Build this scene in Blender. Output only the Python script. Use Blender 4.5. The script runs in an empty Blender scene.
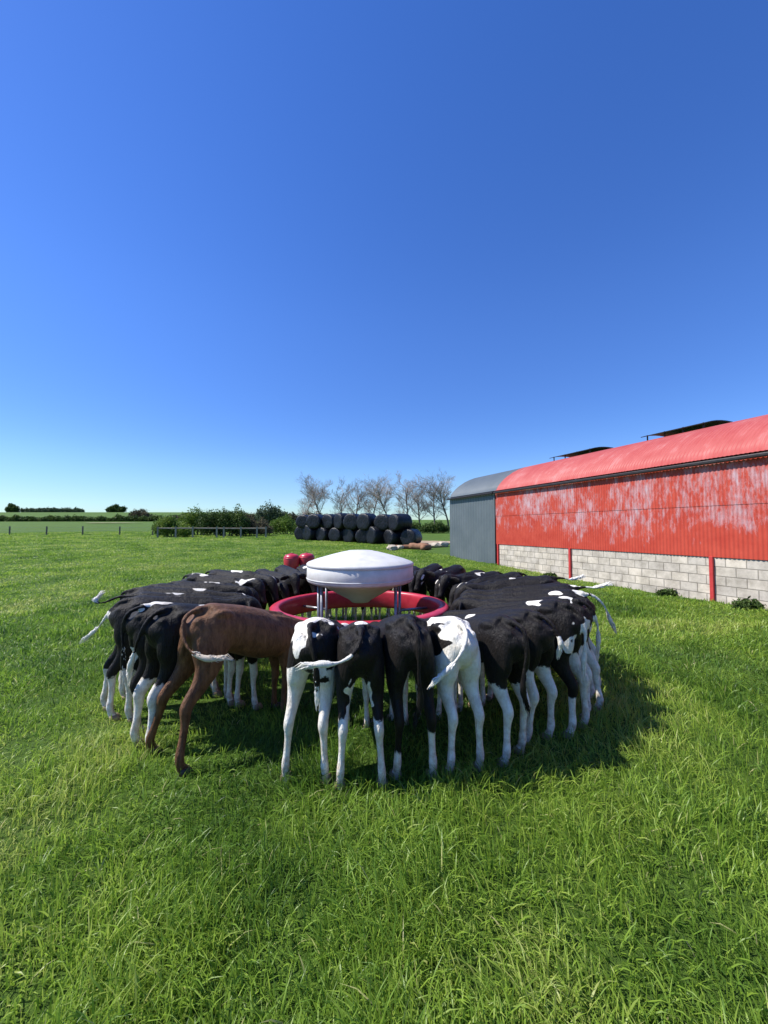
import bpy, bmesh, math, random
import numpy as np
from mathutils import Vector, Matrix
R = math.radians
PI = math.pi
random.seed(7)
rng = np.random.default_rng(11)
scene = bpy.context.scene
COL = scene.collection

# ------------------------------------------------------------------ camera
CAMZ = 1.5
cam_d = bpy.data.cameras.new("camera")
cam = bpy.data.objects.new("camera", cam_d)
COL.objects.link(cam)
cam.location = (0, 0, CAMZ)
cam.rotation_euler = (R(92.4), 0, 0)
cam_d.sensor_fit = 'VERTICAL'
cam_d.sensor_height = 24
cam_d.lens = 9.375
cam_d.clip_start = 0.05
cam_d.clip_end = 6000
scene.camera = cam

# ------------------------------------------------------------------ sky and sun
SUN_EL = 52.0
SUN_FROM = (-1.0, 0.0)          # the sun stands to the left of the view
world = bpy.data.worlds.new("World")
scene.world = world
world.use_nodes = True
wn = world.node_tree.nodes
sky = wn.new('ShaderNodeTexSky')
sky.sky_type = 'NISHITA'
sky.sun_disc = False
sky.sun_elevation = R(SUN_EL)
sky.sun_rotation = math.atan2(SUN_FROM[0], SUN_FROM[1])
sky.altitude = 0
sky.air_density = 1.0
sky.dust_density = 0.08
sky.ozone_density = 3.2
wn['Background'].inputs['Strength'].default_value = 0.132
hs = wn.new('ShaderNodeHueSaturation')
hs.inputs['Hue'].default_value = .514
hs.inputs['Saturation'].default_value = 1.27
world.node_tree.links.new(sky.outputs[0], hs.inputs['Color'])
# the air near the horizon is a clear pale blue, not white
geo = wn.new('ShaderNodeTexCoord'); sep = wn.new('ShaderNodeSeparateXYZ')
world.node_tree.links.new(geo.outputs['Generated'], sep.inputs[0])
hr = wn.new('ShaderNodeValToRGB')
hr.color_ramp.interpolation = 'EASE'
for k_, (p_, c_) in enumerate(((0.0, (.54, .64, .76)), (.16, (.72, .81, .95)), (.5, (1.0, 1.0, 1.08)))):
    e_ = hr.color_ramp.elements
    if k_ >= len(e_): e_.new(.3)
    e_[k_].position = p_; e_[k_].color = (*c_, 1)
world.node_tree.links.new(sep.outputs[2], hr.inputs[0])
mu = wn.new('ShaderNodeMix'); mu.data_type = 'RGBA'; mu.blend_type = 'MULTIPLY'; mu.inputs[0].default_value = 1
world.node_tree.links.new(hs.outputs[0], mu.inputs[6]); world.node_tree.links.new(hr.outputs[0], mu.inputs[7])
world.node_tree.links.new(mu.outputs[2], wn['Background'].inputs['Color'])
sun_d = bpy.data.lights.new("sun", 'SUN')
sun_d.energy = 5.0
sun_d.angle = R(0.53)
sun_d.color = (1.0, 0.955, 0.88)
sun = bpy.data.objects.new("sun", sun_d)
COL.objects.link(sun)
sd = Vector((SUN_FROM[0] * math.cos(R(SUN_EL)), SUN_FROM[1] * math.cos(R(SUN_EL)), math.sin(R(SUN_EL))))
sun.rotation_euler = sd.to_track_quat('Z', 'Y').to_euler()
scene.view_settings.view_transform = 'Standard'
scene.view_settings.look = 'None'
scene.view_settings.exposure = 0.5
scene.view_settings.gamma = 1.0

# ------------------------------------------------------------------ helpers
class NT:
    def __init__(self, name):
        self.m = bpy.data.materials.new(name)
        self.m.use_nodes = True
        self.t = self.m.node_tree
        self.b = self.t.nodes['Principled BSDF']
        self.out = self.t.nodes['Material Output']
    def n(self, kind, **kw):
        nd = self.t.nodes.new(kind)
        for k, v in kw.items():
            if k.startswith('i_'):
                nd.inputs[k[2:].replace('_', ' ')].default_value = v
            else:
                setattr(nd, k, v)
        return nd
    def l(self, a, b):
        self.t.links.new(a, b)
    def noise(self, scale, detail=4, rough=.55, vec=None, dim='3D'):
        nd = self.n('ShaderNodeTexNoise')
        nd.inputs['Scale'].default_value = scale
        nd.inputs['Detail'].default_value = detail
        nd.inputs['Roughness'].default_value = rough
        if vec is not None:
            self.l(vec, nd.inputs['Vector'])
        return nd.outputs['Fac']
    def coord(self, kind='Object', scale=None, off=None):
        tc = self.n('ShaderNodeTexCoord')
        o = tc.outputs[kind]
        if scale is not None or off is not None:
            mp = self.n('ShaderNodeMapping')
            if scale is not None: mp.inputs['Scale'].default_value = scale
            if off is not None: mp.inputs['Location'].default_value = off
            self.l(o, mp.inputs['Vector'])
            o = mp.outputs[0]
        return o
    def ramp(self, fac, stops, interp='LINEAR'):
        r = self.n('ShaderNodeValToRGB')
        r.color_ramp.interpolation = interp
        e = r.color_ramp.elements
        while len(e) < len(stops): e.new(0.5)
        for k, (p, c) in enumerate(stops):
            e[k].position = p
            e[k].color = (c[0], c[1], c[2], 1) if not isinstance(c, (int, float)) else (c, c, c, 1)
        self.l(fac, r.inputs[0])
        return r.outputs[0]
    def mix(self, fac, a, b, mode='MIX'):
        nd = self.n('ShaderNodeMix', data_type='RGBA', blend_type=mode)
        for sock, v in ((nd.inputs[0], fac), (nd.inputs[6], a), (nd.inputs[7], b)):
            if isinstance(v, (int, float)): sock.default_value = v
            elif isinstance(v, tuple): sock.default_value = (v[0], v[1], v[2], 1)
            else: self.l(v, sock)
        return nd.outputs[2]
    def math(self, op, a, b=0.0, c=None):
        nd = self.n('ShaderNodeMath', operation=op)
        for k, v in enumerate((a, b) if c is None else (a, b, c)):
            if isinstance(v, (int, float)): nd.inputs[k].default_value = v
            else: self.l(v, nd.inputs[k])
        return nd.outputs[0]
    def bump(self, h, strength=.3, dist=.01):
        nd = self.n('ShaderNodeBump')
        nd.inputs['Strength'].default_value = strength
        nd.inputs['Distance'].default_value = dist
        self.l(h, nd.inputs['Height'])
        self.l(nd.outputs[0], self.b.inputs['Normal'])
    def base(self, v):
        if isinstance(v, tuple): self.b.inputs['Base Color'].default_value = (v[0], v[1], v[2], 1)
        else: self.l(v, self.b.inputs['Base Color'])
    def rough(self, v):
        if isinstance(v, (int, float)): self.b.inputs['Roughness'].default_value = v
        else: self.l(v, self.b.inputs['Roughness'])
    def spec(self, v): self.b.inputs['Specular IOR Level'].default_value = v

def mottled(name, c1, c2, scale=8, rough=.6, bump=.2, bd=.01, spec=.4, metal=0, stretch=(1, 1, 1)):
    t = NT(name)
    v = t.coord('Object', scale=stretch)
    f = t.noise(scale, 5, .6, v)
    t.base(t.ramp(f, [(.3, c1), (.7, c2)]))
    t.rough(rough); t.spec(spec)
    t.b.inputs['Metallic'].default_value = metal
    t.bump(t.noise(scale * 4, 4, .6, v), bump, bd)
    return t.m

class MB:
    """collects simple shapes and links them as one mesh"""
    def __init__(self): self.v = []; self.f = []
    def add(self, vs, fs):
        o = len(self.v)
        self.v += [tuple(p) for p in vs]
        self.f += [tuple(i + o for i in f) for f in fs]
    def box(self, x0, x1, y0, y1, z0, z1, M=None):
        vs = [Vector((x, y, z)) for z in (z0, z1) for y in (y0, y1) for x in (x0, x1)]
        if M: vs = [M @ p for p in vs]
        self.add(vs, [(0, 2, 3, 1), (4, 5, 7, 6), (0, 1, 5, 4), (2, 6, 7, 3), (0, 4, 6, 2), (1, 3, 7, 5)])
    def tube(self, pts, rad, n=6, cap=True):
        pts = [Vector(p) for p in pts]
        rs = rad if isinstance(rad, (list, tuple)) else [rad] * len(pts)
        vs = []; fs = []
        prev = None
        for k, p in enumerate(pts):
            t = (pts[min(k + 1, len(pts) - 1)] - pts[max(k - 1, 0)]).normalized()
            if prev is None:
                a = t.orthogonal().normalized()
            else:
                a = (prev - t * prev.dot(t)).normalized()
            prev = a
            b = t.cross(a)
            for j in range(n):
                w = 2 * PI * j / n
                vs.append(p + (a * math.cos(w) + b * math.sin(w)) * rs[k])
        for k in range(len(pts) - 1):
            for j in range(n):
                j2 = (j + 1) % n
                fs.append((k * n + j, k * n + j2, (k + 1) * n + j2, (k + 1) * n + j))
        if cap:
            fs.append(tuple(reversed(range(n))))
            fs.append(tuple(range((len(pts) - 1) * n, len(pts) * n)))
        self.add(vs, fs)
    def lathe(self, prof, n=48, c=(0, 0, 0)):
        vs = []; fs = []
        m = len(prof)
        for j in range(n):
            w = 2 * PI * j / n
            for (r, z) in prof:
                vs.append((c[0] + r * math.cos(w), c[1] + r * math.sin(w), c[2] + z))
        for j in range(n):
            j2 = (j + 1) % n
            for k in range(m - 1):
                fs.append((j * m + k, j2 * m + k, j2 * m + k + 1, j * m + k + 1))
        self.add(vs, fs)
    def build(self, name, mat, parent=None, smooth=False, bevel=0):
        me = bpy.data.meshes.new(name)
        me.from_pydata(self.v, [], self.f)
        me.validate()
        bm = bmesh.new(); bm.from_mesh(me)
        bmesh.ops.remove_doubles(bm, verts=bm.verts, dist=1e-5)
        bmesh.ops.recalc_face_normals(bm, faces=bm.faces)
        bm.to_mesh(me); bm.free()
        if smooth: me.polygons.foreach_set('use_smooth', [True] * len(me.polygons))
        me.materials.append(mat)
        o = bpy.data.objects.new(name, me)
        COL.objects.link(o)
        if parent: o.parent = parent
        if bevel:
            b = o.modifiers.new('bevel', 'BEVEL'); b.width = bevel; b.segments = 2; b.limit_method = 'ANGLE'
        return o

def tag(o, label=None, cat=None, group=None, kind=None):
    if label: o['label'] = label
    if cat: o['category'] = cat
    if group: o['group'] = group
    if kind: o['kind'] = kind
    return o

def empty(name, loc=(0, 0, 0), rz=0):
    o = bpy.data.objects.new(name, None)
    o.empty_display_size = .2
    COL.objects.link(o)
    o.location = loc; o.rotation_euler = (0, 0, rz)
    return o

def copy_tree(o, parent=None):
    c = o.copy(); COL.objects.link(c)
    if parent: c.parent = parent
    for ch in list(o.children): copy_tree(ch, c)
    return c

def np_mesh(name, verts, quads=None, tris=None, mat=None, parent=None, smooth=False, attrs=None):
    me = bpy.data.meshes.new(name)
    nq = 0 if quads is None else len(quads); nt = 0 if tris is None else len(tris)
    me.vertices.add(len(verts))
    me.vertices.foreach_set('co', np.asarray(verts, dtype=np.float32).ravel())
    loops = []
    if nq: loops.append(np.asarray(quads, dtype=np.int32).ravel())
    if nt: loops.append(np.asarray(tris, dtype=np.int32).ravel())
    loops = np.concatenate(loops)
    me.loops.add(len(loops)); me.loops.foreach_set('vertex_index', loops)
    me.polygons.add(nq + nt)
    st = np.concatenate([np.arange(nq) * 4, nq * 4 + np.arange(nt) * 3]).astype(np.int32)
    me.polygons.foreach_set('loop_start', st)
    if smooth: me.polygons.foreach_set('use_smooth', np.ones(nq + nt, dtype=bool))
    me.update(calc_edges=True)
    for k, v in (attrs or {}).items():
        a = me.attributes.new(k, 'FLOAT', 'POINT')
        a.data.foreach_set('value', np.asarray(v, dtype=np.float32))
    if mat: me.materials.append(mat)
    o = bpy.data.objects.new(name, me); COL.objects.link(o)
    if parent: o.parent = parent
    return o

_vn = np.random.default_rng(5).random((256, 256))
def vnoise(x, y, s):
    x = np.asarray(x) * s + 1000.3; y = np.asarray(y) * s + 1000.7
    xi = np.floor(x).astype(int); yi = np.floor(y).astype(int)
    fx = x - xi; fy = y - yi
    fx = fx * fx * (3 - 2 * fx); fy = fy * fy * (3 - 2 * fy)
    a = _vn[xi % 256, yi % 256]; b = _vn[(xi + 1) % 256, yi % 256]
    c = _vn[xi % 256, (yi + 1) % 256]; d = _vn[(xi + 1) % 256, (yi + 1) % 256]
    return (a * (1 - fx) + b * fx) * (1 - fy) + (c * (1 - fx) + d * fx) * fy

def sstep(a, b, x):
    t = np.clip((x - a) / (b - a), 0, 1)
    return t * t * (3 - 2 * t)

def gz(x, y):
    """height of the land"""
    x = np.asarray(x, dtype=float); y = np.asarray(y, dtype=float)
    z = .03 * np.log1p(np.exp((y - 10.0) / 2.0)) * 2.0 * (y < 150) + .03 * 140 * (y >= 150)
    rel = x / np.maximum(np.abs(y), 1.0)
    k = 1 - sstep(-.42, -.1, rel) * .55
    z = z + k * 15.2 * sstep(140, 460, y)
    z = z + (vnoise(x, y, .35) - .5) * .05 * sstep(2, 8, np.hypot(x, y - 4.6)) + (vnoise(x, y, 1.1) - .5) * .03
    return z
def G(x, y): return float(gz(x, y))
def at(px, d):
    """x of pixel column px at forward distance d"""
    return (px - 384) / 400.0 * d

# ------------------------------------------------------------------ materials
def leafy(name, stops, trans=.35, rough=.5, spec=.3):
    t = NT(name)
    a = t.n('ShaderNodeAttribute', attribute_name='rnd')
    col = t.ramp(a.outputs['Fac'], stops)
    t.base(col); t.rough(rough); t.spec(spec)
    tr = t.n('ShaderNodeBsdfTranslucent')
    t.l(col, tr.inputs['Color'])
    mx = t.n('ShaderNodeMixShader'); mx.inputs[0].default_value = trans
    t.l(t.b.outputs[0], mx.inputs[1]); t.l(tr.outputs[0], mx.inputs[2])
    t.l(mx.outputs[0], t.out.inputs['Surface'])
    return t

GRASS = leafy('grass_blades', [(0, (.028, .080, .020)), (.33, (.140, .265, .032)), (.68, (.30, .44, .055)), (.92, (.43, .50, .12)), (1, (.55, .50, .26))], .50, .42, .38).m

t = NT('field_turf')
v = t.coord('Object')
n1 = t.noise(.09, 5, .6, v); n2 = t.noise(1.3, 6, .65, v); n3 = t.noise(14, 4, .7, v)
c1 = t.ramp(n2, [(.28, (.052, .105, .014)), (.55, (.086, .155, .021)), (.78, (.120, .195, .031))])
c2 = t.mix(t.ramp(n1, [(.35, 0), (.7, .55)]), c1, (.110, .172, .030))
c3 = t.mix(t.ramp(n3, [(.3, .55), (.6, 0)]), c2, (.026, .055, .009))
t.base(c3); t.rough(.85); t.spec(.15)
t.bump(t.noise(22, 5, .75, v), .9, .06)
TURF = t.m

DIRT = mottled('bare_soil', (.24, .17, .105), (.42, .33, .22), 3, .9, .5, .05)
STEEL = mottled('galvanised_steel', (.20, .20, .21), (.34, .34, .35), 20, .42, .15, .004, .5, .7)
REDPLASTIC = mottled('red_plastic', (.40, .018, .04), (.52, .04, .065), 10, .35, .1, .003, .5)
t = NT('white_plastic'); v = t.coord('Object')
dirt = t.noise(5, 6, .65, v)
t.base(t.ramp(dirt, [(.35, (.54, .53, .49)), (.62, (.67, .66, .63))])); t.rough(.42); t.spec(.45)
t.bump(t.noise(60, 3, .5, v), .08, .002)
WHITEPLASTIC = t.m
RUBBER = mottled('red_rubber', (.35, .03, .03), (.5, .06, .05), 30, .5)
BARK = mottled('bark', (.10, .085, .07), (.20, .17, .14), 6, .9, .5, .03)
TWIG = mottled('twigs', (.24, .20, .175), (.38, .33, .29), 3, .9, .2)
WOOD = mottled('weathered_wood', (.18, .155, .12), (.34, .30, .24), 4, .85, .4, .01, stretch=(1, 1, .2))
LOGWOOD = mottled('cut_wood', (.16, .075, .04), (.30, .16, .09), 5, .85, .5, .02)
STONE = mottled('pale_stone', (.34, .28, .2), (.55, .48, .38), 6, .85, .5, .03)
HOOF = mottled('hoof_horn', (.20, .14, .085), (.36, .27, .17), 25, .6, .3, .003)
DARKHOOF = mottled('dark_hoof_horn', (.03, .022, .018), (.07, .05, .04), 25, .55, .3, .003)
t = NT('eye_dark'); t.base((.006, .004, .003)); t.rough(.08); t.spec(.6); EYE = t.m
t = NT('bale_wrap'); v = t.coord('Object')
t.base(t.ramp(t.noise(1.5, 4, .6, v), [(.35, (.004, .0045, .006)), (.7, (.010, .012, .019))])); t.rough(t.ramp(t.noise(5, 3, .6, v), [(.3, .30), (.7, .52)])); t.spec(.38)
v2 = t.coord('Object', scale=(3, 3, 1.2)); t.bump(t.noise(4, 5, .65, v2), .8, .06)
WRAP = t.m

def coat(name, dark1, dark2, light):
    """two-colour hide: the mark attribute carries the patches of this animal"""
    t = NT(name)
    v = t.coord('Object')
    a = t.n('ShaderNodeAttribute', attribute_name='mark')
    nz = t.noise(38, 4, .7, v); nb = t.noise(9, 3, .5, v)
    e = t.math('ADD', a.outputs['Fac'], t.math('MULTIPLY', t.math('SUBTRACT', nz, .5), .55))
    e = t.math('ADD', e, t.math('MULTIPLY', t.math('SUBTRACT', nb, .5), 1.0))
    m = t.ramp(t.math('MULTIPLY_ADD', e, 2.2, .5), [(.38, 0), (.62, 1)])
    vs = t.coord('Object', scale=(1, 1, .35))
    d = t.ramp(t.noise(30, 4, .7, vs), [(.3, dark1), (.75, dark2)])
    w = t.ramp(t.noise(13, 5, .7, v), [(.25, (light[0] * .72, light[1] * .66, light[2] * .56)), (.55, light)])
    # hooves and fetlocks carry a little mud
    sx = t.n('ShaderNodeSeparateXYZ'); t.l(v, sx.inputs[0])
    mud = t.math('MULTIPLY', t.ramp(sx.outputs[2], [(.04, .85), (.20, .45), (.46, .30), (.60, 0)]), t.ramp(t.noise(22, 4, .7, v), [(.4, 0), (.65, 1)]))
    w = t.mix(mud, w, (.33, .21, .12))
    t.base(t.mix(m, d, w))
    t.rough(t.ramp(m, [(0, .50), (1, .8)])); t.spec(.22)
    t.b.inputs['Sheen Weight'].default_value = .02
    t.b.inputs['Sheen Roughness'].default_value = .5
    fv = t.coord('Object', scale=(1, 1, .3))
    t.bump(t.math('ADD', t.noise(110, 3, .7, fv), t.math('MULTIPLY', t.noise(34, 4, .7, fv), 1.6)), .85, .008)
    return t.m
BLACKCOAT = coat('black_and_white_hide', (.0035, .003, .003), (.013, .0095, .0075), (.80, .77, .70))
BROWNCOAT = coat('brown_hide', (.062, .026, .012), (.22, .105, .050), (.60, .52, .42))

# ------------------------------------------------------------------ land
def make_land():
    rr = [0.0] + list(np.geomspace(.4, 3000, 210))
    na = 256
    vs = [(0, 0, G(0, 0))]
    ang = np.linspace(0, 2 * PI, na, endpoint=False)
    for r in rr[1:]:
        x = r * np.sin(ang); y = r * np.cos(ang)
        z = gz(x, y)
        vs += list(zip(x, y, z))
    vs = np.array(vs)
    q = []
    for k in range(len(rr) - 2):
        a = 1 + k * na + np.arange(na); b = 1 + k * na + (np.arange(na) + 1) % na
        q.append(np.stack([a, b, b + na, a + na], 1)[:, ::-1])
    j = np.arange(na)
    tr = np.stack([1 + (j + 1) % na, 1 + j, np.zeros(na, int)], 1)
    o = np_mesh('ground', vs, np.concatenate(q), tr, TURF, smooth=True)
    bm = bmesh.new(); bm.from_mesh(o.data); bmesh.ops.recalc_face_normals(bm, faces=bm.faces)
    if sum(f.normal.z for f in bm.faces) < 0: bmesh.ops.reverse_faces(bm, faces=bm.faces)
    bm.to_mesh(o.data); bm.free()
    tag(o, kind='structure')
make_land()

def patch(name, cx, cy, rx, ry, lift=.012, seed=0):
    """bare patch lying on the land with a ragged outline"""
    r_ = random.Random(seed)
    ph = [r_.uniform(0, 6) for _ in range(4)]
    vs = []; nr = 6; na = 48
    for k in range(nr + 1):
        for j in range(na):
            w = 2 * PI * j / na
            e = 1 + .12 * math.sin(3 * w + ph[0]) + .08 * math.sin(5 * w + ph[1]) + .06 * math.sin(11 * w + ph[2])
            x = cx + rx * e * k / nr * math.cos(w); y = cy + ry * e * k / nr * math.sin(w)
            vs.append((x, y, G(x, y) + lift))
    fs = [(k * na + j, k * na + (j + 1) % na, (k + 1) * na + (j + 1) % na, (k + 1) * na + j) for k in range(nr) for j in range(na)]
    m = MB(); m.add(vs, fs)
    return tag(m.build(name, DIRT), kind='structure')
patch('dirt_patch', at(437, 27), 27.5, 2.6, 1.6, .05, 1)
patch('dirt_track', at(112, 105), 105, 7, 3.2, .25, 2)

# ------------------------------------------------------------------ barn
BA = (6.93, 7.22); BD = (-.335, .942)
BROT = math.atan2(BD[1], BD[0])
EAVE = 2.9; WID = 4.4; RISE = 1.05; BLK = .93
def prof_h(u): return RISE * (1 - abs(1 - u / 2.2) ** 2.2) ** .78
def metal_mat(kind):
    t = NT(kind); v = t.coord('Object')
    if kind == 'peeling_red_paint':
        vs = t.coord('Object', scale=(1, 1, .26))
        vb = t.coord('Object', scale=(1, 1, .55))
        big = t.noise(.75, 3, .5, vb); mid = t.noise(2.6, 6, .75, vb); fine = t.noise(13, 6, .8, vs)
        sep = t.n('ShaderNodeSeparateXYZ'); t.l(v, sep.inputs[0])
        zz = t.math('SUBTRACT', t.ramp(t.math('MULTIPLY', t.math('SUBTRACT', sep.outputs[2], .9), .5), [(.06, 0), (.36, .27), (.8, .31), (.98, .27)]), .27)
        s = t.math('ADD', t.math('ADD', t.math('MULTIPLY', big, .65), t.math('MULTIPLY', mid, .95)), t.math('MULTIPLY', fine, .80))
        s = t.math('ADD', s, zz)
        mr = t.n('ShaderNodeMapRange'); t.l(s, mr.inputs[0]); mr.inputs[1].default_value = 1.16; mr.inputs[2].default_value = 1.44; m = mr.outputs[0]
        red = t.ramp(t.noise(2.5, 5, .65, v), [(.3, (.40, .040, .022)), (.7, (.50, .072, .042))])
        pale = t.ramp(t.noise(9, 4, .6, vs), [(.3, (.42, .31, .32)), (.7, (.56, .51, .56))])
        t.base(t.mix(t.math('MULTIPLY', m, .78), red, pale)); t.rough(.6); t.spec(.3)
    elif kind == 'faded_red_roof':
        vs = t.coord('Object', scale=(1, .18, .18))
        s = t.math('ADD', t.math('MULTIPLY', t.noise(1.1, 4, .6, v), .6), t.math('MULTIPLY', t.noise(9, 5, .7, vs), .5))
        red = t.ramp(s, [(.38, (.36, .052, .043)), (.6, (.42, .095, .080)), (.76, (.48, .21, .19))])
        t.base(red); t.rough(.5); t.spec(.35)
    else:
        t.base(t.ramp(t.noise(1.2, 4, .6, v), [(.3, (.085, .105, .115)), (.7, (.115, .135, .145))])); t.rough(.45); t.spec(.4)
    t.bump(t.noise(30, 3, .6, v), .1, .003)
    return t.m
REDWALL = metal_mat('peeling_red_paint'); REDROOF = metal_mat('faded_red_roof'); GREYTIN = metal_mat('slate_grey_tin')
t = NT('concrete_blocks'); v = t.coord('Object')
mp = t.n('ShaderNodeMapping'); mp.inputs['Rotation'].default_value = (R(90), 0, 0); t.l(v, mp.inputs['Vector'])
br = t.n('ShaderNodeTexBrick'); t.l(mp.outputs[0], br.inputs['Vector'])
br.inputs['Scale'].default_value = 1; br.inputs['Brick Width'].default_value = .35; br.inputs['Row Height'].default_value = .186
br.inputs['Mortar Size'].default_value = .011; br.inputs['Mortar Smooth'].default_value = .35
br.inputs['Color1'].default_value = (.58, .51, .42, 1); br.inputs['Color2'].default_value = (.47, .42, .36, 1); br.inputs['Mortar'].default_value = (.27, .24, .20, 1)
st = t.ramp(t.noise(3.2, 6, .7, v), [(.3, (.58, .57, .55)), (.62, (1.12, 1.12, 1.12))])
t.base(t.mix(1.0, br.outputs['Color'], st, 'MULTIPLY')); t.rough(.9); t.spec(.2)
hh = t.math('SUBTRACT', t.math('MULTIPLY', t.noise(40, 4, .7, v), .25), br.outputs['Fac'])
t.bump(hh, .6, .008)
BLOCKS = t.m
GUTTER = mottled('dark_gutter', (.012, .010, .010), (.03, .024, .023), 8, .5)
REDSTEEL = mottled('red_painted_steel', (.42, .03, .03), (.52, .05, .045), 8, .55)

def corr_wall(name, s0, s1, z0, z1, y, mat, parent, amp=.0065, pitch=.076, spw=8):
    n = int((s1 - s0) / pitch * spw)
    s = np.linspace(s0, s1, n); yy = y + amp * np.sin(2 * PI * s / pitch)
    zs = [z0, z1]
    vs = np.concatenate([np.stack([s, yy, np.full(n, z)], 1) for z in zs])
    i = np.arange(n - 1)
    q = np.stack([i, i + n, i + n + 1, i + 1], 1)
    o = np_mesh(name, vs, q, None, mat, parent, smooth=True)
    m = o.modifiers.new('thick', 'SOLIDIFY'); m.thickness = .003; m.offset = 0; m.use_rim = False
    return o
def corr_roof(name, s0, s1, mat, parent, lift=0, u0=-.10, u1=WID + .1, amp=.0045, pitch=.076, spw=6):
    n = int((s1 - s0) / pitch * spw); s = np.linspace(s0, s1, n)
    us = np.unique(np.concatenate([[u0], np.linspace(.0, .5, 7), np.linspace(.5, WID - .5, 14), np.linspace(WID - .5, WID, 7), [u1]]))
    rows = []
    for u in us:
        uu = min(max(u, 0), WID)
        h = prof_h(uu) - (.02 if (u < 0 or u > WID) else 0)
        e = .01; sl = (prof_h(min(uu + e, WID)) - prof_h(max(uu - e, 0))) / (2 * e)
        nl = math.hypot(1, sl)
        w = amp * np.sin(2 * PI * s / pitch)
        rows.append(np.stack([s, -(u - w * sl / nl), EAVE + .03 + lift + h + w / nl], 1))
    vs = np.concatenate(rows); k = len(us)
    i = np.arange(n - 1)
    q = np.concatenate([np.stack([r * n + i, r * n + i + 1, (r + 1) * n + i + 1, (r + 1) * n + i], 1) for r in range(k - 1)])
    o = np_mesh(name, vs, q, None, mat, parent, smooth=True)
    m = o.modifiers.new('thick', 'SOLIDIFY'); m.thickness = .003; m.offset = 0; m.use_rim = False
    return o
def gable(mb, s, z0):
    us = np.linspace(0, WID, 26)
    for s_ in (s - .02, s + .02): pass
    top = [(-(u), EAVE + prof_h(u)) for u in us]
    poly = [(0 + 0, z0)] + [(y, z) for y, z in top] + [(-WID, z0)]
    n = len(poly)
    vs = [(s - .02, y, z) for y, z in poly] + [(s + .02, y, z) for y, z in poly]
    fs = [tuple(range(n)), tuple(reversed(range(n, 2 * n)))] + [(k, (k + 1) % n, n + (k + 1) % n, n + k) for k in range(n)]
    mb.add(vs, fs)

barn = empty('barn', (BA[0], BA[1], 0), BROT)
tag(barn, 'long red tin barn with peeling paint on a concrete block base and a rounded roof', 'barn')
S0, S1, S2 = -14.0, 8.15, 11.65
m = MB(); m.box(S0, S1, -.14, 0, -.3, BLK); m.build('block_wall', BLOCKS, barn)
corr_wall('cladding', S0, S1 + .02, BLK + .002, 2.0, .02, REDWALL, barn)
corr_wall('cladding', S0, S1 + .02, 1.965, EAVE, .028, REDWALL, barn)
for s in (.93, 4.62, 8.05, -2.8, -6.5, -10.2):
    m = MB(); m.box(s - .035, s + .035, .004, .055, -.2, BLK + .01); m.build('post', REDSTEEL, barn, bevel=.004)
m = MB(); m.box(S0, S1, .075, .15, EAVE - .10, EAVE - .025); m.build('gutter', GUTTER, barn, bevel=.02)
corr_roof('roof', S0, S1 + .02, REDROOF, barn)
m = MB(); m.box(S0, S1, -WID, -WID + .14, -.3, EAVE); m.build('rear_wall', REDSTEEL, barn)
m = MB(); gable(m, S0 + .03, -.3); m.build('gable_wall', REDSTEEL, barn)
# raised ridge vents: a bowed sheet carried on short struts
for s_a, s_b in ((1.84, 3.5), (5.2, 7.0), (-1.9, -.2), (-5.6, -3.9)):
    m = MB(); n = 12; us = np.linspace(1.45, 2.95, 9); vs = []; fs = []
    for u in us:
        for s_ in (s_a, s_b): vs.append((s_, -u, EAVE + prof_h(u) + .17 + .03 * (1 - ((u - 2.2) / .75) ** 2)))
    for k in range(len(us) - 1): fs.append((2 * k, 2 * k + 1, 2 * k + 3, 2 * k + 2))
    m.add(vs, fs)
    v_ = m.build('ridge_vent', GUTTER, barn)
    md = v_.modifiers.new('thick', 'SOLIDIFY'); md.thickness = .02
    for s_ in np.linspace(s_a + .12, s_b - .12, 4):
        for u in (1.55, 2.85):
            m = MB(); m.tube([(s_, -u, EAVE + prof_h(u)), (s_, -u, EAVE + prof_h(u) + .18)], .018); m.build('strut', GUTTER, v_)

shed = empty('grey_shed', (BA[0], BA[1], 0), BROT)
tag(shed, 'slate grey tin shed with rounded roof joined to the far end of the red barn', 'shed')
corr_wall('wall', S1 + .03, S2, -.2, EAVE, .03, GREYTIN, shed, amp=.006, pitch=.19)
corr_roof('roof', S1 + .03, S2 + .05, GREYTIN, shed)
m = MB(); gable(m, S2 - .02, -.3); m.build('gable_wall', GREYTIN, shed)
m = MB(); m.box(S1 + .02, S2, .075, .19, EAVE - .10, EAVE - .025); m.build('gutter', GUTTER, shed, bevel=.02)
m = MB(); m.box(S1 + .03, S2 - .05, -WID, -WID + .1, -.3, EAVE); m.build('rear_wall', GREYTIN, shed)
m = MB(); m.box(S1 + .03, S1 + .10, .045, .07, -.1, EAVE - .14); m.build('corner_trim', GREYTIN, shed)

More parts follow.
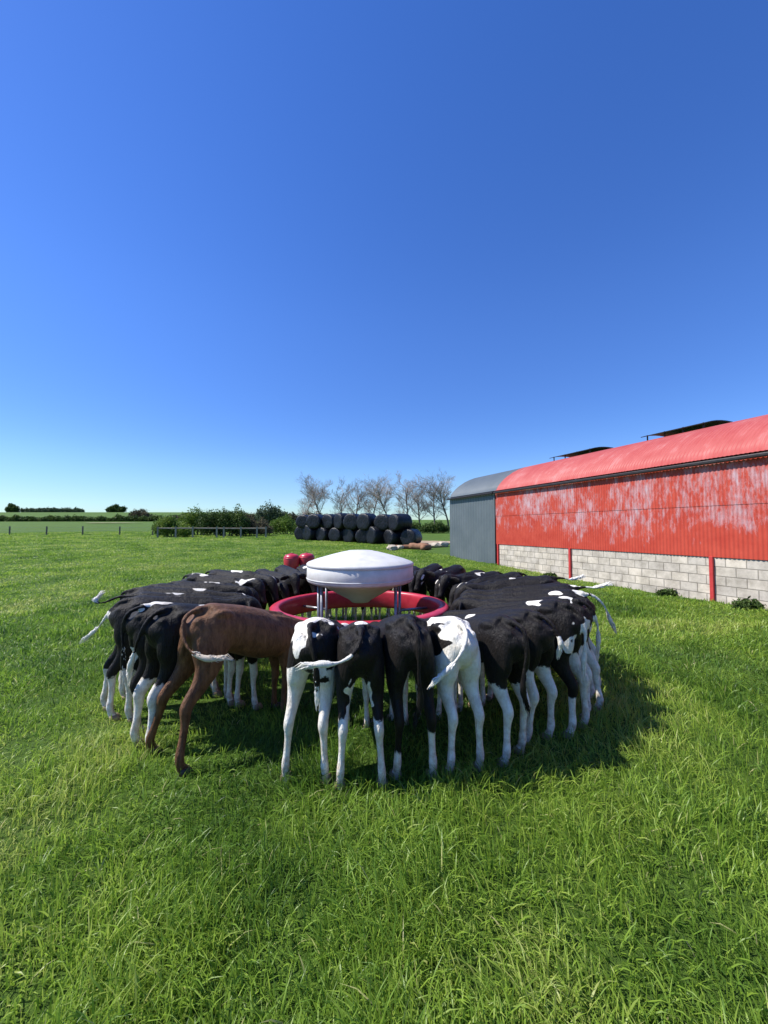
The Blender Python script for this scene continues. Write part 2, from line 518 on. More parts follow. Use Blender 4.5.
# ------------------------------------------------------------------ foliage
def leaf_cloud(name, blobs, n, size, mat, parent, seed=0):
    """thousands of small bent leaves spread through several lumps"""
    g = np.random.default_rng(seed)
    bl = np.array(blobs, float)
    wt = bl[:, 3] * bl[:, 4] * bl[:, 5]; wt = wt / wt.sum()
    idx = g.choice(len(bl), n, p=wt)
    d = g.normal(size=(n, 3)); d /= np.linalg.norm(d, axis=1)[:, None]
    rad = g.random(n) ** .42
    lump = 1 + .25 * np.sin(d[:, 0] * 7 + idx) * np.cos(d[:, 2] * 6 + idx * 2)
    c = bl[idx, :3] + d * bl[idx, 3:6] * (rad * lump)[:, None]
    c += g.normal(size=(n, 3)) * size * .6
    a = g.normal(size=(n, 3)); a /= np.linalg.norm(a, axis=1)[:, None]
    b = np.cross(a, g.normal(size=(n, 3))); b /= np.linalg.norm(b, axis=1)[:, None]
    s = size * g.uniform(.5, 1.3, n)[:, None]
    vs = np.stack([c - a * s, c + b * s * .45, c + a * s, c - b * s * .45], 1).reshape(-1, 3)
    q = np.arange(n * 4).reshape(-1, 4)
    r = np.repeat(np.clip(g.random(n) * .6 + .4 * ((idx * .37) % 1), 0, 1), 4)
    return np_mesh(name, vs, q, None, mat, parent, attrs={'rnd': r})
HEDGE = leafy('hedge_leaves', [(0, (.03, .06, .014)), (.5, (.065, .11, .024)), (1, (.13, .18, .04))], .25, .6, .2).m
BUSH = leafy('bush_leaves', [(0, (.06, .12, .018)), (.5, (.14, .22, .03)), (1, (.25, .32, .06))], .3, .55, .25).m
FARLEAF = leafy('far_leaves', [(0, (.07, .10, .06)), (1, (.14, .18, .09))], .2, .7, .1).m
SCRUB = leafy('dry_scrub', [(0, (.06, .055, .035)), (.5, (.11, .10, .06)), (1, (.17, .15, .09))], .2, .8, .1).m

def bush(name, label, cat, px, d, w, h, mat, seed, group=None, n=5000, size=.09, round_=False):
    x = at(px, d); z = G(x, d)
    r_ = random.Random(seed)
    e = tag(empty(name, (x, d, z)), label, cat, group)
    bl = []
    k = 7 if not round_ else 4
    for i in range(k):
        f = (i + .5) / k - .5
        rw = w / k * r_.uniform(.9, 1.5) if not round_ else w * .34
        hh = h * r_.uniform(.62, 1.0) * (1 - 1.2 * f * f)
        if round_: bl.append((f * w * .35, r_.uniform(-.2, .2) * w, h * (.35 + .16 * i), rw * (1.1 - .12 * i), rw, h * .22))
        else: bl.append((f * w * .9, r_.uniform(-.25, .25) * w * .4, hh * .52, rw, max(rw, w * .16), hh * .48))
    m = MB()
    for i in range(6):
        b = bl[i % len(bl)]
        m.tube([(b[0] * .4, b[1] * .4, -.1), (b[0] * .8, b[1] * .8, b[2] * .6), (b[0], b[1], b[2] + b[5] * .5)], [.05 * h / 2, .035 * h / 2, .012], 5)
    m.build('stem' if not round_ else 'trunk', BARK, e)
    leaf_cloud('foliage' if not round_ else 'crown', bl, n, size, mat, e, seed)
    return e
bush('bush', 'low rounded green bush at the left end of the wooden rail fence', 'bush', 172, 36, 3.4, 2.1, BUSH, 1, n=8500)
bush('bush', 'tallest dark green bush behind the middle of the rail fence', 'bush', 226, 37.5, 4.3, 3.1, HEDGE, 2, n=13000)
bush('bush', 'yellow-green bush between the low round bush and the tallest bush', 'bush', 198, 40, 4.2, 2.9, BUSH, 3, n=10000)
bush('bush', 'sparse brownish bush behind the right end of the rail fence', 'bush', 252, 38, 3.6, 1.9, SCRUB, 4, n=7000)
bush('bush', 'green bush just left of the black wrapped bales', 'bush', 288, 41, 3.8, 2.1, BUSH, 5, n=5500)
bush('tree', 'dull green round-topped tree rising above the bushes right of the rail fence', 'tree', 272, 66, 4.8, 4.9, FARLEAF, 6, n=7000, size=.16)
bush('bush', 'dark low hedge bush between the bale stack and the grey shed', 'bush', 434, 44, 3.4, 1.5, HEDGE, 7, n=5000)
bush('bush', 'dark low bush behind the right end of the bale stack', 'bush', 408, 46, 3.2, 1.7, HEDGE, 17, n=4500)

def hedge_row(label, px0, px1, d0, d1, h, mat, seed, n, size):
    g = np.random.default_rng(seed)
    k = 60; bl = []
    x0 = at(px0, d0); x1 = at(px1, d1)
    for i in range(k):
        f = i / (k - 1); x = x0 + (x1 - x0) * f; y = d0 + (d1 - d0) * f
        hh = h * g.uniform(.5, 1.05)
        L = math.hypot(x1 - x0, y - y) / k
        bl.append((x - x0, y - d0, G(x, y) - G(x0, d0) + hh * .45, max(L * .9, h * .3), h * .5, hh * .55))
    e = leaf_cloud('hedge', bl, n, size, mat, None, seed)
    e.location = (x0, d0, G(x0, d0)); tag(e, label, 'hedge')
hedge_row('long dark hedge line across the far side of the field at left', -60, 190, 150, 150, 2.3, HEDGE, 21, 26000, .35)
hedge_row('greyer scrubby hedge in the distance behind the bushes', 175, 330, 140, 135, 3.4, SCRUB, 22, 16000, .35)
hedge_row('thin dark hedge on the skyline of the hill at far left', 22, 82, 425, 430, 5.0, FARLEAF, 23, 9000, .9)
bush('tree', 'dark dome-shaped tree on the skyline at the far left edge', 'tree', 12, 420, 12, 10, HEDGE, 31, n=7000, size=.8)
bush('tree', 'dark rounded tree on the skyline left of the bare shrub', 'tree', 115, 420, 17, 8.5, HEDGE, 32, n=7000, size=.8)
bush('shrub', 'brown leafless shrub at the right end of the far hedge', 'shrub', 140, 160, 9, 6.5, SCRUB, 33, n=5000, size=.3)

# bare trees
def bare_tree_mesh(seed, h):
    r_ = random.Random(seed)
    trunk = MB(); crown = MB()
    def grow(p, d, L, rad, lev):
        pts = [p]; n = 4
        q = p.copy(); dd = d.copy()
        for k in range(n):
            dd = (dd + Vector((r_.gauss(0, .11), r_.gauss(0, .11), r_.gauss(.05, .06)))).normalized()
            q = q + dd * L / n
            pts.append(q.copy())
        rs = [rad * (1 - .5 * k / n) for k in range(n + 1)]
        (trunk if lev == 0 else crown).tube(pts, rs, 5 if lev < 2 else 3, cap=False)
        if lev >= 4: return
        nb = (13, 7, 6, 4)[lev]
        for k in range(nb):
            f = r_.uniform(.22 if lev == 0 else .2, 1.0)
            i = min(int(f * n), n - 1); bp = pts[i].lerp(pts[i + 1], f * n - i)
            ax = (pts[i + 1] - pts[i]).normalized()
            side = ax.cross(Vector((r_.gauss(0, 1), r_.gauss(0, 1), r_.gauss(0, 1)))).normalized()
            nd = (ax * r_.uniform(.55, .95) + side * r_.uniform(.5, .9) + Vector((0, 0, .15))).normalized()
            grow(bp, nd, L * (r_.uniform(.30, .48) if lev == 0 else r_.uniform(.42, .6)), max(rad * r_.uniform(.33, .46), .007), lev + 1)
    grow(Vector((0, 0, -.2)), Vector((0, 0, 1)), h * .80, .11, 0)
    return trunk, crown
variants = []
for i, (s, h) in enumerate(((3, 7.2), (8, 6.9), (15, 7.6), (27, 6.6))):
    tr, cr = bare_tree_mesh(s, h)
    e = empty('bare_tree')
    tr.build('trunk', BARK, e, smooth=True); cr.build('crown', TWIG, e)
    variants.append(e)
tree_px = [(304, .80, 'leftmost bare tree of the row behind the bales'), (325, 1.08, 'tallest bare tree with a spreading top, above the left part of the bales'),
           (341, .9, 'bare tree just right of the tallest one behind the bales'), (358, .98, 'fourth bare tree from the left in the row behind the bales'),
           (374, .97, 'bare tree behind the middle of the bale stack'), (392, .98, 'bare tree above the right half of the bale stack'),
           (407, .98, 'bare tree above the right end of the bale stack'), (421, 1.0, 'third bare tree from the grey shed, at the right edge of the bales'),
           (436, 1.0, 'second bare tree from the grey shed'), (449, 1.04, 'bare tree standing nearest to the grey shed')]
for i, (px, s, lab) in enumerate(tree_px):
    e = variants[i % 4] if i < 4 else copy_tree(variants[i % 4])
    d = 54 + (i * 7 % 5) * .8
    x = at(px, d)
    e.location = (x, d, G(x, d)); e.rotation_euler = (0, 0, i * 1.7); e.scale = (s * 1.22, s * 1.22, s)
    tag(e, lab, 'tree', 'bare trees in a row behind the bales')

# ------------------------------------------------------------------ fences
rf = tag(empty('rail_fence', (at(158, 34.5), 34.5, 0)), 'low wooden post and rail fence in front of the green bushes', 'fence')
ox = at(158, 34.5)
fx = [at(p, 34.5) - ox for p in (158, 176, 193, 217, 224, 241, 257, 266)]
for x in fx:
    m = MB(); g_ = G(x + ox, 34.5); m.box(x - .055, x + .055, -.05, .05, g_ - .3, g_ + .95); m.build('post', WOOD, rf)
for hgt in (.80,):
    m = MB()
    pts = [(x, .09, G(x + ox, 34.5) + hgt) for x in fx]
    for a, b in zip(pts[:-1], pts[1:]):
        m.add([(a[0], .07, a[2] - .035), (b[0], .07, b[2] - .035), (b[0], .11, b[2] - .05), (a[0], .11, a[2] - .05), (a[0], .07, a[2] + .03), (b[0], .07, b[2] + .03), (b[0], .11, b[2] + .05), (a[0], .11, a[2] + .05)],
              [(0, 1, 2, 3), (4, 7, 6, 5), (0, 4, 5, 1), (3, 2, 6, 7), (0, 3, 7, 4), (1, 5, 6, 2)])
    m.build('rail', WOOD, rf)
wf = tag(empty('wire_fence', (0, 0, 0)), 'thin wire fence with small dark posts across the field at far left', 'fence')
wp = [(-30, 41), (10, 40.5), (47, 40), (83, 40), (120, 39.5), (153, 39)]
for px, d in wp:
    x = at(px, d); m = MB(); m.tube([(x, d, G(x, d) - .2), (x, d, G(x, d) + .85)], .07, 7); m.build('post', BARK, wf)
for hgt in (.75, .4):
    m = MB(); m.tube([(at(p, d), d - .08, G(at(p, d), d) + hgt) for p, d in wp], .009, 4); m.build('wire', STEEL, wf)

# ------------------------------------------------------------------ bales
def bale_mesh():
    m = MB(); rad = .60; n = 36
    prof = [(.001, -.6), (.30, -.605), (.50, -.60), (.57, -.57), (.60, -.50), (.605, -.2), (.60, .2), (.60, .50), (.57, .57), (.50, .60), (.30, .605), (.001, .6)]
    m.lathe(prof, n)
    r_ = random.Random(4)
    out = []
    for (x, y, z) in m.v:      # lie on its side, sagging a little, with a dented wrap
        w = math.atan2(y, x); k = 1 + .018 * math.sin(5 * w + z * 4) + .012 * math.sin(9 * w - z * 7)
        X, Y, Z = x * k, z * 1.0, y * k
        if Z < -.5: Z = -.5 - (abs(Z) - .5) * .4
        out.append((X, Y, Z + .54))
    m.v = out
    return m
B0 = Vector((1.65, 25.8)); B1 = Vector((-7.0, 31.8))
bl_dir = (B1 - B0).normalized(); brz = math.atan2(bl_dir.y, bl_dir.x)
bale0 = bale_mesh().build('wrapped_bale', WRAP, smooth=True)
ordw = ['rightmost', 'second from right', 'third from right', 'fourth from right', 'fifth from right', 'fourth from left', 'third from left', 'second from left', 'leftmost']
ordu = ['rightmost', 'second from right', 'third from right', 'fourth from right', 'fourth from left', 'third from left', 'second from left', 'leftmost']
first = True
for row, names in ((0, ordw), (1, ordu)):
    for i, nm in enumerate(names):
        o = bale0 if first else bale0.copy()
        if not first: COL.objects.link(o)
        first = False
        p = B0 + bl_dir * (1.22 * (i + (.62 if row else 0)) + random.uniform(-.03, .03))
        n_ = Vector((-bl_dir.y, bl_dir.x)) * random.uniform(-.28, .28)
        o.location = (p.x + n_.x, p.y + n_.y, G(p.x, p.y) - .03 + row * .93)
        o.rotation_euler = (0, 0, brz + random.uniform(-.4, .4) + (PI if i % 2 else 0))
        o.scale = (random.uniform(.92, 1.06), random.uniform(.9, 1.05), random.uniform(.86, 1.06))
        tag(o, 'black plastic-wrapped round bale, %s in the %s row of the stack' % (nm, 'top' if row else 'bottom'), 'bale', 'black wrapped bales stacked behind the calves')

# logs and stones beside the bales
def log_mesh(L, r):
    m = MB(); pts = [(-L / 2 + L * k / 5, random.uniform(-.02, .02), random.uniform(-.02, .02)) for k in range(6)]
    m.tube(pts, [r * random.uniform(.85, 1.1) for _ in pts], 9); return m
for px, d, L, r, rz, lab in ((407, 22.5, 1.3, .13, .2, 'short brown log lying left of the other two near the shed'), (419, 22.2, 1.1, .20, -.5, 'thick rusty brown log in front of the bales by the shed'), (426, 21.8, .8, .17, 1.0, 'stubby brown log nearest to the grey shed')):
    x = at(px, d); o = log_mesh(L, r).build('log', LOGWOOD, smooth=True)
    o.location = (x, d, G(x, d) + r * .85); o.rotation_euler = (0, 0, rz); tag(o, lab, 'log', 'logs lying by the bales')
def rock(px, d, s, lab, seed):
    bm = bmesh.new(); bmesh.ops.create_icosphere(bm, subdivisions=2, radius=1)
    r_ = random.Random(seed)
    for v in bm.verts: v.co = Vector((v.co.x * s[0], v.co.y * s[1], v.co.z * s[2])) * r_.uniform(.82, 1.1)
    me = bpy.data.meshes.new('stone'); bm.to_mesh(me); bm.free(); me.materials.append(STONE)
    o = bpy.data.objects.new('stone', me); COL.objects.link(o)
    x = at(px, d); o.location = (x, d, G(x, d) + s[2] * .6); o.rotation_euler = (0, 0, seed); tag(o, lab, 'stone', 'pale stones by the bales')
rock(392, 21.5, (.42, .3, .2), 'large pale flat stone just behind the white hopper lid', 1)
rock(400, 22.2, (.25, .22, .15), 'small pale stone beside the short brown log', 2)
rock(434, 23.5, (.45, .3, .2), 'pale stone on the bare soil right of the logs', 3)
rock(443, 23.8, (.5, .3, .22), 'pale stone on the bare soil closest to the grey shed', 4)

# red tubs
def tub(px, d, lab, rz):
    x = at(px, d); e = tag(empty('plastic_tub', (x, d, G(x, d)), rz), lab, 'tub', 'red tubs in the field')
    m = MB(); m.lathe([(.001, 0), (.18, 0), (.22, .03), (.25, .2), (.262, .36), (.255, .46), (.20, .53), (.10, .56), (.001, .565)], 28); m.build('barrel', REDPLASTIC, e, smooth=True)
    m = MB(); m.lathe([(.258, .40), (.266, .41), (.266, .425), (.258, .43)], 28); m.build('rim', REDPLASTIC, e, smooth=True)
    m = MB(); m.tube([(-.06, 0, .55), (-.05, 0, .575), (.05, 0, .575), (.06, 0, .55)], .014, 6); m.build('handle', REDPLASTIC, e, smooth=True)
tub(292, 13.4, 'bright red rounded tub behind the calves, left one of two', .3)
tub(307, 13.6, 'bright red rounded tub beside the white hopper lid, right one of two', 1.2)

# weeds at the foot of the wall
def weed(s, off, w, h, lab, seed):
    p = Vector(BA) + Vector(BD) * s + Vector((-.942, -.335)) * off
    e = tag(empty('weed_clump', (p.x, p.y, G(p.x, p.y))), lab, 'weeds', 'weeds along the barn wall')
    h *= .65
    bl = [(random.Random(seed + k).uniform(-.5, .5) * w, random.Random(seed * 3 + k).uniform(-.3, .3) * w * .4, h * .45, w * .25, w * .16, h * .5) for k in range(5)]
    leaf_cloud('foliage', bl, 900, .035, HEDGE, e, seed)
    m = MB()
    for b in bl: m.tube([(0, 0, -.05), (b[0] * .6, b[1] * .6, b[2]), (b[0], b[1], b[2] + h * .3)], [.010, .007, .004], 4)
    m.build('stem', HEDGE, e)
weed(1.75, .16, .42, .22, 'small dark weed clump left of the second red post', 3)
weed(.25, .2, .55, .24, 'low weeds just right of the second red post', 5)
weed(-.35, .22, .6, .3, 'tall weeds at the barn wall by the right edge of the picture', 9)
weed(5.3, .14, .3, .12, 'tiny weed tuft left of the first red post', 12)

# ------------------------------------------------------------------ milk feeder
FC = (-.27, 4.6)
fd = tag(empty('calf_feeder', (FC[0], FC[1], 0)), 'round red ring feeder with a white cone-lidded milk tank in the middle', 'feeder')
m = MB(); m.lathe([(.89, .46), (.885, .62), (.892, .648), (.91, .66), (.97, .655), (.995, .64), (1.0, .62), (1.0, .47), (.985, .44), (.94, .425), (.90, .44), (.89, .46)], 96)
ring = m.build('trough_ring', REDPLASTIC, fd, smooth=True)
m = MB(); m.lathe([(.001, .67), (.10, .67), (.13, .70), (.42, .86), (.56, .900), (.590, .915), (.60, .93), (.603, 1.00), (.600, 1.10), (.59, 1.105)], 72)
m.build('milk_tank', WHITEPLASTIC, fd, smooth=True)
m = MB(); m.lathe([(.604, 1.085), (.608, 1.088), (.607, 1.112), (.592, 1.126), (.50, 1.160), (.34, 1.205), (.20, 1.240), (.16, 1.246), (.14, 1.252), (.001, 1.254)], 72)
m.build('lid', WHITEPLASTIC, fd, smooth=True)
m = MB(); m.lathe([(.604, .945), (.608, .95), (.608, .957), (.604, .96)], 72); m.build('band', WHITEPLASTIC, fd, smooth=True)
for k, w in enumerate((R(24), R(148), R(214), R(-38))):
    c, s = math.cos(w), math.sin(w)
    for dw in ((-.05, .05) if k == 2 else (0,)):
        c2, s2 = math.cos(w + dw * 1.6), math.sin(w + dw * 1.6)
        m = MB(); m.tube([(.5 * c2, .5 * s2, .0), (.5 * c2, .5 * s2, .90)], .017, 8); m.build('post', STEEL, fd, smooth=True)
    m = MB(); m.tube([(.5 * c, .5 * s, .53), (.87 * c, .87 * s, .53)], .016, 8); m.build('arm', STEEL, fd, smooth=True)
m = MB(); m.lathe([(.485, .28), (.5, .295), (.515, .28), (.5, .265), (.485, .28)], 48); m.build('base_hoop', STEEL, fd, smooth=True)

# ------------------------------------------------------------------ calves
def catmull(P, sub):
    P = np.array(P, float); out = []
    Q = np.vstack([2 * P[0] - P[1], P, 2 * P[-1] - P[-2]])
    for i in range(1, len(Q) - 2):
        for k in range(sub):
            t_ = k / sub
            out.append(.5 * ((2 * Q[i]) + (-Q[i - 1] + Q[i + 1]) * t_ + (2 * Q[i - 1] - 5 * Q[i] + 4 * Q[i + 1] - Q[i + 2]) * t_ ** 2 + (-Q[i - 1] + 3 * Q[i] - 3 * Q[i + 1] + Q[i + 2]) * t_ ** 3))
    out.append(P[-1])
    return np.array(out)
class Soft:
    def __init__(self): self.v = []; self.f = []; self.n = 0
    def loft(self, P, sub=4, n=14, ref=(0, 1, 0)):
        """P rows: x y z half-width-lateral half-depth"""
        C = catmull(P, sub); C[:, 3:] = np.maximum(C[:, 3:], .006)
        k = len(C); ref = np.array(ref, float)
        T = np.gradient(C[:, :3], axis=0)
        T /= np.linalg.norm(T, axis=1)[:, None] + 1e-9
        w = np.linspace(0, 2 * PI, n, endpoint=False)
        vs = []
        for i in range(k):
            L = ref - T[i] * ref.dot(T[i])
            if np.linalg.norm(L) < .25:
                alt = np.array((1., 0, 0)); L = alt - T[i] * alt.dot(T[i])
            L /= np.linalg.norm(L); D = np.cross(T[i], L)
            vs.append(C[i, :3] + np.outer(np.cos(w) * C[i, 3], L) + np.outer(np.sin(w) * C[i, 4], D))
        vs = np.concatenate(vs + [C[:1, :3], C[-1:, :3]])
        o = self.n; fs = []
        for i in range(k - 1):
            for j in range(n):
                fs.append((o + i * n + j, o + i * n + (j + 1) % n, o + (i + 1) * n + (j + 1) % n, o + (i + 1) * n + j))
        for j in range(n):
            fs.append((o + (j + 1) % n, o + j, o + k * n)); fs.append((o + (k - 1) * n + j, o + (k - 1) * n + (j + 1) % n, o + k * n + 1))
        self.v.append(vs); self.f += fs; self.n += len(vs)
    def ball(self, c, r):
        c = np.array(c, float); r = np.array(r if hasattr(r, '__len__') else (r, r, r), float)
        P = [(c[0] - r[0] * math.cos(a), c[1], c[2], max(r[1] * math.sin(a), .004), max(r[2] * math.sin(a), .004)) for a in np.linspace(.12, PI - .12, 7)]
        self.loft(P, 2, 12)

HANG = [(-.02, 0, .935), (-.09, 0, .90), (-.115, 0, .80), (-.115, 0, .66), (-.105, 0, .52), (-.10, 0, .42)]
def calf_mesh(spec, vox):
    r_ = random.Random(spec.get('seed', 1))
    S = Soft()
    fat = spec.get('fat', 1.0)
    hp = spec.get('head', 0.0)              # head raised by
    yaw = spec.get('yaw', 0.0)
    # trunk
    tr = [(-.050, 0, .875, .050, .05), (-.025, 0, .845, .103, .105), (.03, 0, .81, .134, .150), (.10, 0, .802, .144, .170), (.20, 0, .797, .142, .168),
          (.34, 0, .782, .136 * fat, .170 * fat), (.48, 0, .768, .142 * fat, .182 * fat), (.60, 0, .762, .134 * fat, .183), (.72, 0, .765, .112, .188), (.82, 0, .765, .095, .155), (.90, 0, .775, .07, .10)]
    S.loft(tr, 4, 22)
    # hips, pins and withers
    for s in (-1, 1):
        S.ball((.13, s * .100, .905), (.075, .036, .034))
        S.ball((-.010, s * .060, .868), (.05, .036, .036))
        S.ball((.66, s * .045, .915), (.12, .03, .03))
    S.loft([(.0, 0, .935, .03, .03), (.3, 0, .935, .026, .03), (.7, 0, .945, .028, .03)], 3, 8)
    # neck and head
    cy, sy = math.cos(yaw), math.sin(yaw)
    bx = .86
    def hd(x, y, z, dz=0):
        X = bx + (x - bx) * cy - y * sy; Y = (x - bx) * sy + y * cy
        return (X, Y, z + hp * dz)
    neck = []
    for (x, z, a, b, k) in ((.72, .80, .095, .165, 0), (.84, .82, .078, .135, .2), (.94, .855, .062, .105, .6), (1.03, .885, .058, .080, 1.0)):
        neck.append(hd(x, 0, z, k) + (a, b))
    S.loft(neck, 4, 14)
    head = []
    for (x, z, a, b, k) in ((1.01, .925, .040, .035, 1), (1.035, .905, .062, .062, 1), (1.07, .86, .070, .076, 1), (1.105, .805, .060, .070, 1), (1.135, .745, .045, .053, 1), (1.16, .69, .043, .044, 1), (1.175, .655, .046, .042, 1), (1.185, .635, .030, .028, 1)):
        head.append(hd(x, 0, z, k) + (a, b))
    S.loft(head, 4, 14)
    for s in (-1, 1):
        a = hd(1.03, s * .05, .895, 1); b = hd(1.01, s * .105, .89, 1); c = hd(.995, s * .165, .865, 1); d = hd(.99, s * .20, .85, 1)
        S.loft([a + (.014, .022), b + (.013, .040), c + (.012, .040), d + (.008, .012)], 3, 10, ref=(1, 0, 0))
    # legs
    st = spec.get('legs', {})
    for key, sgn, hind in (('hl', 1, 1), ('hr', -1, 1), ('fl', 1, 0), ('fr', -1, 0)):
        dx, dy = st.get(key, (r_.uniform(-.03, .03), r_.uniform(-.01, .02)))
        if hind:
            L = [(.12, .062, .86, .066, .118), (.078, .074, .76, .074, .138), (.062, .082, .66, .068, .122), (.066, .088, .57, .053, .090), (.034, .088, .48, .037, .058), (-.012, .086, .405, .030, .046),
                 (-.022, .086, .365, .031, .041), (-.008, .086, .30, .0225, .030), (.0, .087, .20, .0205, .0255), (.004, .088, .125, .0255, .030), (.016, .089, .075, .0235, .027), (.035, .090, .035, .028, .034), (.042, .090, .012, .030, .036)]
        else:
            L = [(.72, .060, .86, .045, .10), (.735, .066, .74, .058, .095), (.71, .070, .62, .052, .075), (.705, .070, .54, .040, .055), (.712, .070, .45, .030, .036), (.715, .070, .365, .030, .034),
                 (.705, .070, .29, .021, .025), (.705, .071, .18, .0195, .022), (.705, .072, .11, .024, .027), (.716, .073, .06, .023, .026), (.73, .074, .015, .029, .035)]
        P = []
        for (x, y, z, a, b) in L:
            f = min(max((.72 - z) / .62, 0), 1)
            P.append((x + dx * f, sgn * (y + dy * f), z, a, b))
        S.loft(P, 3, 12)
        spec.setdefault('_hoof', {})[key] = (P[-1][0], P[-1][1])
    # tail
    tail = spec.get('tail') or [(x, y + r_.uniform(-.02, .02), z) for x, y, z in HANG]
    spec['_tail'] = tail
    n = len(tail); T = []
    for i, (x, y, z) in enumerate(tail):
        f = i / (n - 1)
        rr = .018 - .008 * f if f < .6 else (.012 + .011 * math.sin((f - .6) / .4 * PI))
        if i == n - 1: rr = .010
        T.append((x, y, z, rr, rr))
    T.insert(0, (.04, 0, .925, .03, .025))
    S.loft(T, 4, 10)
    me = bpy.data.meshes.new('calf')
    me.from_pydata([tuple(p) for p in np.concatenate(S.v)], [], S.f)
    tmp = bpy.data.objects.new('tmp', me); COL.objects.link(tmp)
    rm = tmp.modifiers.new('r', 'REMESH'); rm.mode = 'VOXEL'; rm.voxel_size = vox; rm.use_smooth_shade = True
    sm = tmp.modifiers.new('s', 'SMOOTH'); sm.factor = .5; sm.iterations = 5
    dg = bpy.context.evaluated_depsgraph_get()
    out = bpy.data.meshes.new_from_object(tmp.evaluated_get(dg))
    bpy.data.objects.remove(tmp); bpy.data.meshes.remove(me)
    # a calf reaching down carries its forehand lower
    dr = spec.get('drop', 0.05)
    nv = len(out.vertices)
    co = np.empty(nv * 3, np.float32); out.vertices.foreach_get('co', co); co = co.reshape(-1, 3)
    def fall(x, z): return dr * sstep(.05, .95, x) * np.clip(np.asarray(z) / .75, 0, 1)
    cm = co.copy(); co0 = co.copy(); cm[:, 2] -= fall(co[:, 0], co[:, 2])
    out.vertices.foreach_set('co', cm.ravel()); out.update()
    spec['_fall'] = fall
    # markings
    nv = len(out.vertices)
    co = np.empty(nv * 3, np.float32); out.vertices.foreach_get('co', co); co = co.reshape(-1, 3)
    w = np.full(nv, 1.0 if spec.get('base') == 'w' else -1.0)
    sd_ = spec['seed'] * 3.7
    wob = np.stack([vnoise(co[:, 0] + co[:, 2] + sd_, co[:, 1] - co[:, 2], 13) - .5, vnoise(co[:, 0] - sd_, co[:, 1] + co[:, 2], 15) - .5, vnoise(co[:, 1] + sd_, co[:, 2] + co[:, 0] * .5, 14) - .5], 1)
    def blob(c, r):
        rr_ = np.array(r)
        return 1 - np.sqrt((((co + wob * np.minimum(rr_, .12) * 2.0 - np.array(c)) / rr_) ** 2).sum(1))
    for (c, r, colr) in spec.get('marks', []):
        s = blob(c, r)
        if colr == 'w': w = np.maximum(w, np.clip(s * 1.6, -1, 1))
        else: w = np.minimum(w, -np.clip(s * 1.6, -1, 1))
    hw = spec.get('hindwhite', (.4, .4)); fw = spec.get('frontwhite', (.4, .4))
    x, y, z = co.T
    ring_ = (np.abs(y) < .3)
    tailm = np.zeros(nv)
    tp = catmull([(a, b, c, 0, 0) for a, b, c in tail], 5)[:, :3]
    dist = np.min(np.linalg.norm(co[:, None, :] - tp[None], axis=2), axis=1)
    far_from_body = dist < .038
    ti = np.argmin(np.linalg.norm(co[:, None, :] - tp[None], axis=2), axis=1) / (len(tp) - 1)
    for side, k in ((1, 0), (-1, 1)):
        sel = (x < .42) & (y * side > 0) & ~(far_from_body & (x < -.05)) & (z < .62)
        w = np.where(sel, np.maximum(w, np.clip((hw[k] - z) * 9, -1, 1)), w)
        sel = (x > .42) & (y * side > 0) & (z < .6)
        w = np.where(sel, np.maximum(w, np.clip((fw[k] - z) * 9, -1, 1)), w)
    for (c, r, colr) in spec.get('over', []):
        s = blob(c, r)
        if colr == 'w': w = np.maximum(w, np.clip(s * 1.6, -1, 1))
        else: w = np.minimum(w, -np.clip(s * 1.6, -1, 1))
    tw = spec.get('tailwhite', .6)
    sel = far_from_body & ((x < -.045) | (ti > .3))
    w = np.where(sel, np.clip((ti - tw) * 7, -1, 1), w)
    a = out.attributes.new('mark', 'FLOAT', 'POINT'); a.data.foreach_set('value', w.astype(np.float32))
    out.polygons.foreach_set('use_smooth', [True] * len(out.polygons))
    spec['_hd'] = hd
    return out

hm = MB()
for s in (-1, 1):
    vs = []
    for (z, a, b, c) in ((.0, .045, .021, 0), (.03, .040, .019, -.004), (.055, .030, .014, -.012)):
        for k in range(12):
            w = 2 * PI * k / 12
            vs.append((c + a * math.cos(w) * (1.15 if math.cos(w) > 0 else .8), s * .0185 + b * math.sin(w), z))
    fs = [tuple(reversed(range(12))), tuple(range(24, 36))] + [(r * 12 + k, r * 12 + (k + 1) % 12, (r + 1) * 12 + (k + 1) % 12, (r + 1) * 12 + k) for r in range(2) for k in range(12)]
    hm.add(vs, fs)
_h = hm.build('hoof', HOOF, smooth=True); HOOFMESH = _h.data; bpy.data.objects.remove(_h)
_h = hm.build('hoof', DARKHOOF, smooth=True); HOOFMESH2 = _h.data; bpy.data.objects.remove(_h)
em = MB(); em.lathe([(.001, -.013)] + [(.013 * math.cos(a), .013 * math.sin(a)) for a in np.linspace(-1.3, 1.3, 7)] + [(.001, .013)], 12)
_e = em.build('eye', EYE, smooth=True); EYEMESH = _e.data; bpy.data.objects.remove(_e)

